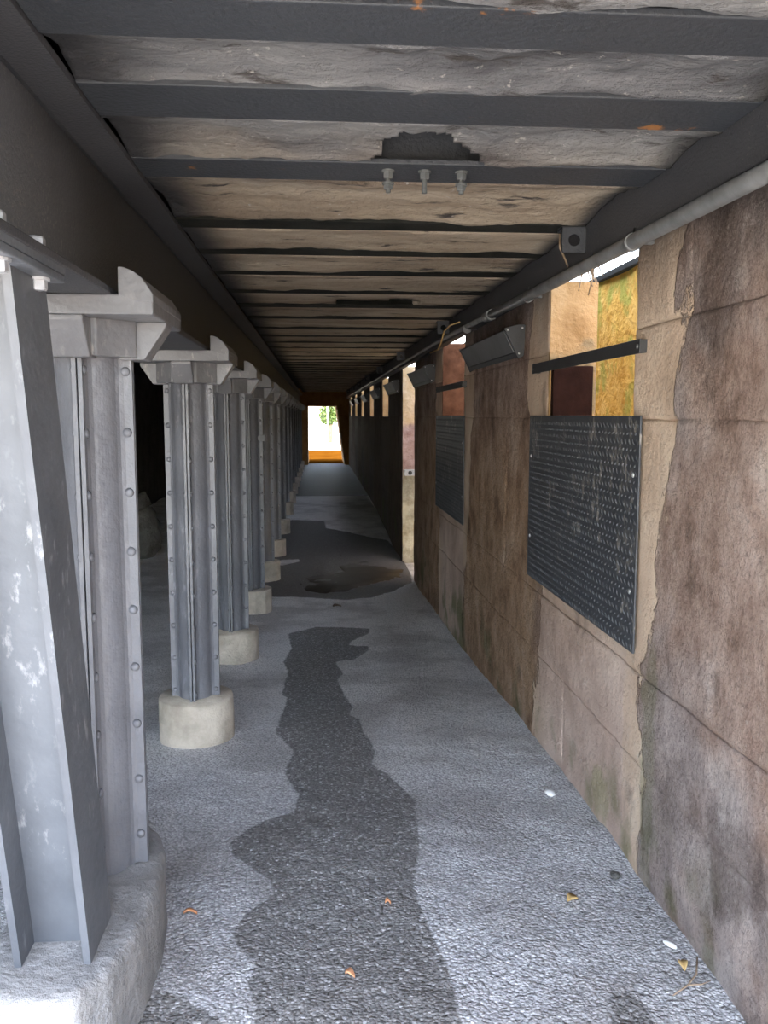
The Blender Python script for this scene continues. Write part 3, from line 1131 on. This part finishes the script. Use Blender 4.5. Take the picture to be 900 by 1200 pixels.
for xa in (-0.606, -0.778):
    mb = MB()
    v, f = flange(xa, xa + 0.018, 2.085, 2.30, -1.395, 0.29)
    mb.add(v, f)
    mb.build('flange', M['brace'], br)
mb = MB()
v, f = flange(-0.760, -0.606, 2.185, 2.20, -1.392, 0.29)
mb.add(v, f)
mb.build('web', M['brace'], br)
mb = MB()
mb.box(-0.79, CX + 0.12, 1.57, 1.97, 0.288, 0.306, 0.004)
capp = mb.build('cap_plate', M['brace'], br)
for yy in (1.66, 1.89):
    for xx in (-0.585, -0.755):
        mb = MB()
        mb.hexbolt((xx, yy, 0.342), (0, 0, 1), 0.020, 0.03)
        mb.hexbolt((xx, yy, 0.288), (0, 0, -1), 0.020, 0.026)
        mb.tube([(xx, yy, 0.27), (xx, yy, 0.36)], 0.010, 8)
        tag(mb.build('bolt', M['galv'], br), 'pale hexagonal bolt')
mb = MB()
mb.box(-0.79, CX + 0.12, 1.57, 1.97, 0.306, 0.322)
mb.build('packing_plate', M['brace'], br)

# ------------------------------------------------------------------ tread plates under the openings
PX0 = WX - 0.018


def make_plate():
    y0, y1 = 2.965, 4.555
    t = thing('tread_plate', (PX0, (y0 + y1) / 2, -0.867))
    mb = MB()
    mb.box(PX0, PX0 + 0.007, y0, y1, -0.867, 0.0, 0.0015)
    mb.build('steel_sheet', M['plate'], t)
    mb = MB()
    p, PZ = 0.040, 0.029
    ny, nz_ = int((y1 - y0) / p), int(0.867 / PZ)
    for j in range(nz_ + 1):
        for i in range(ny + 1):
            yy, zz = y0 + 0.02 + i * p + (p / 2 if j % 2 else 0), -0.85 + j * PZ
            if yy > y1 - 0.012 or zz > -0.01:
                continue
            main = j % 2 == 0
            a = math.radians(50) if main else math.radians(135)
            dy, dz = math.cos(a), math.sin(a)
            L_, w = (0.0185, 0.0042) if main else (0.011, 0.0036)
            q = [(yy - dy * L_, zz - dz * L_), (yy + dz * w, zz - dy * w), (yy + dy * L_, zz + dz * L_), (yy - dz * w, zz + dy * w)]
            mb.add([(PX0 + 0.0005, a_, b_) for a_, b_ in q] + [(PX0 - 0.0035, yy, zz)], [(0, 1, 4), (1, 2, 4), (2, 3, 4), (3, 0, 4)])
    tag(mb.build('raised_tread', M['tread'], t, fix=True), kind='stuff')
    for yy in (y0 + 0.05, y1 - 0.05):
        for zz in (-0.215, -0.645):
            mb = MB()
            mb.dome((PX0, yy, zz), (-1, 0, 0), 0.010, 0.006, 12, 3)
            tag(mb.build('screw', M['zinc'], t), 'bright screw head')
    return t


def make_bar():
    t = thing('flat_bar', (WX - 0.02, 3.7, 0.243))
    mb = MB()
    mb.box(WX - 0.030, WX - 0.022, 2.965, 4.475, 0.218, 0.268, 0.001)
    mb.build('bar', M['black'], t)
    for y in (2.985, 4.455):
        mb = MB()
        mb.box(WX - 0.022, WX + 0.006, y - 0.02, y + 0.02, 0.220, 0.266)
        mb.build('spacer', M['black'], t)
        mb = MB()
        mb.dome((WX - 0.030, y, 0.243), (-1, 0, 0), 0.009, 0.005, 10)
        mb.build('screw', M['bracket'], t)
    return t


def make_light():
    ya, yb = 4.76, 6.30
    t = thing('bulkhead_light', (WX, (ya + yb) / 2, 0.42))
    prof = [(0.0, 0.495), (0.035, 0.497), (0.113, 0.478), (0.035, 0.327), (0.012, 0.342), (0.0, 0.37)]
    P = [(WX - p + 0.004, z) for p, z in prof]
    mb = MB()
    mb.prism(P, 'y', ya + 0.012, yb - 0.012)
    mb.build('housing', M['black'], t)

    def on(s, out):     # a point on the slanted face, pushed out from it
        a, b = Vector((WX - 0.113, 0.478)), Vector((WX - 0.035, 0.327))
        d = (b - a).normalized()
        nrm = Vector((d.y, -d.x))
        if nrm.x > 0:
            nrm = -nrm
        q = a + d * (0.17 * s) + nrm * out
        return (q.x + 0.004, q.y)
    mb = MB()
    mb.prism([on(0.02, 0.0), on(0.02, 0.006), on(0.80, 0.006), on(0.80, 0.0)], 'y', ya + 0.06, yb - 0.03, 0.0015)
    mb.build('diffuser', M['lens'], t)
    mb = MB()
    mb.prism([on(0.82, 0.0), on(0.82, 0.010), on(1.0, 0.010), on(1.0, 0.0)], 'y', ya + 0.012, yb - 0.012, 0.0015)
    mb.build('lower_rim', M['black'], t)
    for y0 in (ya, yb - 0.014):
        Q = [(WX + 0.002, 0.503), (WX - 0.04, 0.505), (WX - 0.121, 0.483), (WX - 0.037, 0.317), (WX - 0.01, 0.33), (WX + 0.002, 0.36)]
        mb = MB()
        mb.prism(Q, 'y', y0, y0 + 0.014, 0.002)
        e = mb.build('end_cap', M['black'], t)
        for (dx, z) in ((0.10, 0.474), (0.035, 0.345), (0.018, 0.485)):
            mb = MB()
            yy = y0 if y0 == ya else y0 + 0.014
            mb.dome((WX - dx, yy, z), (0, -1 if y0 == ya else 1, 0), 0.006, 0.003, 8, 2)
            mb.build('screw', M['zinc'], e)
    return t


ordn = ['first', 'second', 'third', 'fourth', 'fifth', 'sixth', 'seventh', 'eighth']
pl, ba, li = make_plate(), make_bar(), make_light()
pl_l = {0: 'large black diamond tread plate with white scuffs below the nearest window', 1: 'dark tread plate below the second window, beyond the first wall light'}
ba_l = {0: 'black flat steel bar across the nearest window opening', 1: 'dark flat steel bar across the second window opening'}
li_l = {0: 'long black wall light with grey slanted diffuser, between the first two windows', 1: 'black wall light just before the doorway gap', 2: 'black wall light on the first pier beyond the doorway gap'}
for k in range(NWIN):
    d = (0, PERIOD * k, 0)
    if k < 2:
        p = pl if k == 0 else copy_tree(pl, d)
        tag(p, pl_l.get(k, 'dark tread plate far past the doorway, %s after it' % ORD[max(0, k - 3)]), 'tread plate', 'tread plates below the windows')
        b = ba if k == 0 else copy_tree(ba, d)
        tag(b, ba_l.get(k, 'dark flat bar across the %s window past the doorway' % ORD[max(0, k - 3)]), 'bar', 'flat bars across the windows')
    if k < NWIN - 1:
        l = li if k == 0 else copy_tree(li, d)
        tag(l, li_l.get(k, 'small wall light in the far line towards the exit, %s from the camera' % ORD[k]), 'wall light', 'wall lights along the right wall')

# brown board in the first window, hinge plate in the doorway
mb = MB()
mb.box(WX + 0.012, WX + 0.215, 4.215, 4.262, -0.02, 0.245, 0.004)
tag(mb.build('brown_board', M['rustboard']), 'dark brown board set in the far side of the nearest window', 'board')
mb = MB()
mb.box(WX + 0.02, WX + 0.20, 11.62, 11.70, -0.82, -0.74, 0.006)
hp = mb.build('hinge_plate', M['galv'])
tag(hp, 'pale steel plate with bolt on the doorway jamb', 'plate')
mb = MB()
mb.hexbolt((WX + 0.1, 11.62, -0.78), (0, -1, 0), 0.022, 0.02)
mb.build('bolt', M['black'], hp)

# ------------------------------------------------------------------ conduit
cd = thing('conduit', (1.10, 3, 0.61), 'grey conduit pipe running along the head of the right wall', 'pipe')
PIPE = [(1.105, 0.2, 0.585), (1.105, 2.08, 0.600), (1.103, 2.92, 0.609), (1.10, 4.12, 0.622), (1.10, 5.35, 0.640)]
PIPE = [(p[0] - 0.024, p[1], p[2] - 0.02) for p in PIPE]
mb = MB()
mb.tube(PIPE, 0.026, 14)
mb.build('pipe', M['pipe'], cd)
mb = MB()
mb.tube([(1.078, 5.30, 0.62), (1.078, 5.42, 0.622)], 0.034, 14)
mb.tube([(1.078, 5.42, 0.622), (1.078, 5.5, 0.624)], 0.029, 14)
mb.build('coupling', M['pipe'], cd)
mb = MB()
mb.tube([(1.078, 5.45, 0.624), (1.08, 6.6, 0.645), (1.085, 8.0, 0.66), (1.09, 14, 0.665), (1.09, 31.5, 0.67)], 0.017, 10)
mb.build('thin_pipe', M['pipe'], cd)
for y in (2.93, 4.4, 6.2):
    z = float(np.interp(y, [p[1] for p in PIPE], [p[2] for p in PIPE]))
    mb = MB()
    mb.tube([(1.081, y - 0.012, z), (1.081, y + 0.012, z)], 0.031, 14)
    mb.box(1.085, 1.152, y - 0.012, y + 0.012, z - 0.006, z + 0.05)
    mb.build('clip', M['pipe'], cd)
# cable ends and roots hanging at the first window head
mb = MB()
for i in range(7):
    x0, y0 = 1.10 + random.uniform(-0.02, 0.02), 3.40 + random.uniform(-0.06, 0.08)
    L_ = random.uniform(0.08, 0.17)
    mb.tube([(x0, y0, 0.63), (x0 + random.uniform(-.01, .01), y0 + random.uniform(-.02, .02), 0.63 - L_ * 0.5), (x0 + random.uniform(-.02, .02), y0 + random.uniform(-.04, .04), 0.63 - L_)], [0.004, 0.004, 0.002], 5)
tag(mb.build('dangling_roots', M['twig']), 'tuft of dry roots dangling over the nearest window', 'roots')
mb = MB()
mb.tube([(1.02, 3.62, 0.77), (1.022, 3.62, 0.70), (1.05, 3.62, 0.645), (1.07, 3.66, 0.63)], 0.005, 6)
tag(mb.build('hanging_wire', M['twig']), 'thin wire hanging from the ceiling above the nearest window', 'wire')
mb = MB()
mb.tube([(1.075, 6.5, 0.70), (1.06, 6.85, 0.715), (1.03, 6.98, 0.68), (1.035, 7.2, 0.60), (1.07, 7.6, 0.58), (1.09, 8.3, 0.60)], 0.007, 6)
tag(mb.build('yellow_cable', M['leafy']), 'loose yellowish cable above the second window', 'cable')

# ------------------------------------------------------------------ puddle
mb = MB()
cx = sum(p[0] for p in PUD) / len(PUD)
cy = sum(p[1] for p in PUD) / len(PUD)
lev = -1.99
pts = []
for i in range(len(PUD)):
    a, b = PUD[i], PUD[(i + 1) % len(PUD)]
    for j in range(5):
        t = j / 5
        x, y = a[0] + (b[0] - a[0]) * t, a[1] + (b[1] - a[1]) * t
        s = 0.03 * nz(x, y, 9, 4)
        pts.append((x + (x - cx) * s, y + (y - cy) * s))
vs = [(x, y, fz(y) - 0.002) for x, y in pts] + [(x, y, fz(y) - 0.02) for x, y in pts]
vs += [(cx + (x - cx) * 0.5, cy + (y - cy) * 0.5, fz(cy + (y - cy) * 0.5) + 0.006) for x, y in pts] + [(cx, cy, fz(cy) + 0.006)]
n = len(pts)
fs = [(i, (i + 1) % n, 2 * n + (i + 1) % n, 2 * n + i) for i in range(n)] + [(2 * n + i, 2 * n + (i + 1) % n, 3 * n) for i in range(n)]
fs += [(i, n + i, n + (i + 1) % n, (i + 1) % n) for i in range(n)]
mb.add(vs, fs, True)
tag(mb.build('puddle', M['water']), 'shallow dark brown puddle across the passage floor', 'puddle')


# ------------------------------------------------------------------ litter
def blob(name, x, y, rx, ry, rz, mat, label, cat, seed=0, ang=0.0):
    bm = bmesh.new()
    bmesh.ops.create_icosphere(bm, subdivisions=2, radius=1)
    z0 = fz(y) + rz * 0.6 + 0.004
    for v in bm.verts:
        w = 1 + 0.18 * nz(v.co.x + seed, v.co.y, v.co.z, 1.3)
        p = Vector((v.co.x * rx * w, v.co.y * ry * w, v.co.z * rz * w))
        p.rotate(Matrix.Rotation(ang, 3, 'Z'))
        v.co = p + Vector((x, y, z0))
    mb = MB()
    mb.addbm(bm, True)
    return tag(mb.build(name, mat), label, cat)


blob('pebble', 1.03, 3.61, 0.022, 0.030, 0.014, M['pebble'], 'white oval pebble near the wall below the nearest tread plate', 'pebble', 1, 0.3)
blob('pebble', 1.066, 2.864, 0.018, 0.022, 0.012, M['rock'], 'grey pebble at the wall foot between the white pebble and scraps', 'pebble', 2)
blob('scrap', 1.09, 2.436, 0.010, 0.026, 0.008, M['pebble'], 'small white sliver by the wall foot near bottom right corner', 'scrap', 3, 0.6)


def flat_leaf(name, x, y, L_, w, ang, mat, label, cat):
    vs, fs = [], []
    for i in range(7):
        t = i / 6
        hw = w * math.sin(math.pi * min(max(t, 0.04), 0.96)) ** 0.7
        for s in (-1, 0, 1):
            px, py = (t - 0.5) * L_, s * hw
            vs.append((x + px * math.cos(ang) - py * math.sin(ang), y + px * math.sin(ang) + py * math.cos(ang), fz(y) + 0.012 + 0.006 * abs(s) + 0.008 * math.sin(t * 4)))
    for i in range(6):
        for s in range(2):
            q = i * 3 + s
            fs.append((q, q + 1, q + 4, q + 3))
    n = len(vs)
    vs += [(a, b, c - 0.006) for a, b, c in vs]
    fs += [tuple(n + i for i in f[::-1]) for f in fs]
    rim = [0, 3, 6, 9, 12, 15, 18, 19, 20, 17, 14, 11, 8, 5, 2, 1]
    fs += [(rim[i], rim[(i + 1) % 16], n + rim[(i + 1) % 16], n + rim[i]) for i in range(16)]
    mb = MB()
    mb.add(vs, fs, True)
    return tag(mb.build(name, mat), label, cat)


flat_leaf('dry_leaf', 0.864, 2.72, 0.045, 0.018, 0.5, M['leafy'], 'pale tan leaf scrap lying alone on the dry gravel', 'leaf')
flat_leaf('dry_leaf', 1.085, 2.33, 0.05, 0.014, 1.4, M['leafy'], 'brown curled leaf beside the twig at the wall foot', 'leaf')
flat_leaf('scrap', 0.082, 2.365, 0.03, 0.010, -0.4, M['orange'], 'small orange scrap on the wet streak near the camera', 'scrap')
flat_leaf('scrap', 0.227, 2.75, 0.02, 0.007, 0.2, M['orange'], 'tiny orange scrap further along the wet streak', 'scrap')
flat_leaf('scrap', 0.185, 8.64, 0.09, 0.05, 0.3, M['bark'], 'dark scrap on the dry band before the puddle', 'scrap')
flat_leaf('scrap', -0.44, 2.74, 0.045, 0.004, 0.1, M['orange'], 'thin reddish straw beside the long plinth', 'scrap')
mb = MB()
z = fz(2.25) + 0.008
mb.tube([(1.0, 2.20, z), (1.06, 2.235, z + 0.004), (1.10, 2.27, z + 0.012), (1.125, 2.32, z + 0.03)], [0.002, 0.003, 0.003, 0.002], 6)
mb.tube([(1.06, 2.235, z + 0.004), (1.10, 2.235, z + 0.004), (1.13, 2.24, z + 0.01)], [0.003, 0.002, 0.001], 6)
tag(mb.build('twig', M['twig']), 'thin forked twig at the wall foot in the bottom right corner', 'twig')

# ------------------------------------------------------------------ rubble seen between the first columns
rk = thing('stone_lump', (-2.55, 12.6, fz(12.6)), 'pale broken stone lump in the dark beyond the first columns', 'rock')
bm = bmesh.new()
bmesh.ops.create_icosphere(bm, subdivisions=3, radius=1)
for v in bm.verts:
    w = 1 + 0.22 * nz(v.co.x, v.co.y, v.co.z, 1.4)
    v.co = Vector((-2.6 + v.co.x * 0.34 * w, 12.6 + v.co.y * 0.4 * w, fz(12.6) + 0.32 + v.co.z * 0.42 * w))
mb = MB()
mb.addbm(bm, True)
mb.build('stone', M['rock'], rk)
mb = MB()
mb.tube([(-2.9, 12.2, fz(12.6) + 0.62), (-2.42, 12.35, fz(12.6) + 0.86)], 0.11, 16)
tag(mb.build('pipe_stub', M['rock']), 'stub of pale drain pipe lying on the stone lump', 'pipe')

# ------------------------------------------------------------------ outside: ground, white wall, tree, post
mb = MB()
mb.add([(-60, -60, -1.66), (60, -60, -1.66), (60, -3.0, -1.66), (-60, -3.0, -1.66)], [(0, 1, 2, 3)])
mb.add([(-40, 46, -1.83), (40, 46, -1.83), (40, 90, -1.83), (-40, 90, -1.83)], [(0, 1, 2, 3)])
earth = MB()
earth.add([(-40, 32.9, -1.83), (40, 32.9, -1.83), (40, 46, -1.83), (-40, 46, -1.83)], [(0, 1, 2, 3)])
tag(earth.build('trim_1', M['earth'], fix=False), 'band of earth just outside the exit, orange glow put into its colour', kind='structure')
tag(mb.build('outdoor_ground', M['ground'], fix=False), 'bright sunlit paving outside both ends of the passage', kind='structure')
mb = MB()
mb.box(-8, 10, 62, 62.3, -1.9, -0.9)
tag(mb.build('garden_wall', M['whitewall']), 'low white wall in the sun beyond the exit', 'wall')


def tree(x, y, h, r, n, label):
    t = thing('leafy_tree', (x, y, -1.83), label, 'tree', 'trees beyond the exit')
    mb = MB()
    mb.tube([(x, y, -1.9), (x + 0.1, y, -0.5), (x, y, h)], [0.18, 0.14, 0.06], 8)
    mb.build('trunk', M['bark'], t)
    mb = MB()
    for i in range(n):
        d = Vector((random.gauss(0, 1), random.gauss(0, 1), random.gauss(0, 1))).normalized() * (random.random() ** 0.4)
        c = Vector((x + d.x * r, y + d.y * r, h + d.z * r * 1.15))
        a = Vector((random.gauss(0, 1), random.gauss(0, 1), random.gauss(0, 1))).normalized()
        b = a.cross(Vector((random.gauss(0, 1), random.gauss(0, 1), random.gauss(0, 1)))).normalized()
        s = random.uniform(0.07, 0.14)
        mb.add([c - a * s, c + b * s * 0.5, c + a * s, c - b * s * 0.5], [(0, 1, 2, 3)])
    tag(mb.build('foliage', M['leaf'], t, fix=False), kind='stuff')


tree(0.8, 58, 0.15, 0.72, 1500, 'green leafy tree seen through the exit, right of the post')
tree(2.4, 60, 0.4, 0.9, 1500, 'second green tree beyond the exit, behind the right jamb')
mb = MB()
mb.tube([(0.62, 52, -1.85), (0.62, 52, 1.6)], 0.05, 10)
tag(mb.build('pale_post', M['whitewall']), 'thin pale post standing before the trees beyond the exit', 'post')

for o in bpy.data.objects:
    if '_w' in o:
        del o['_w']
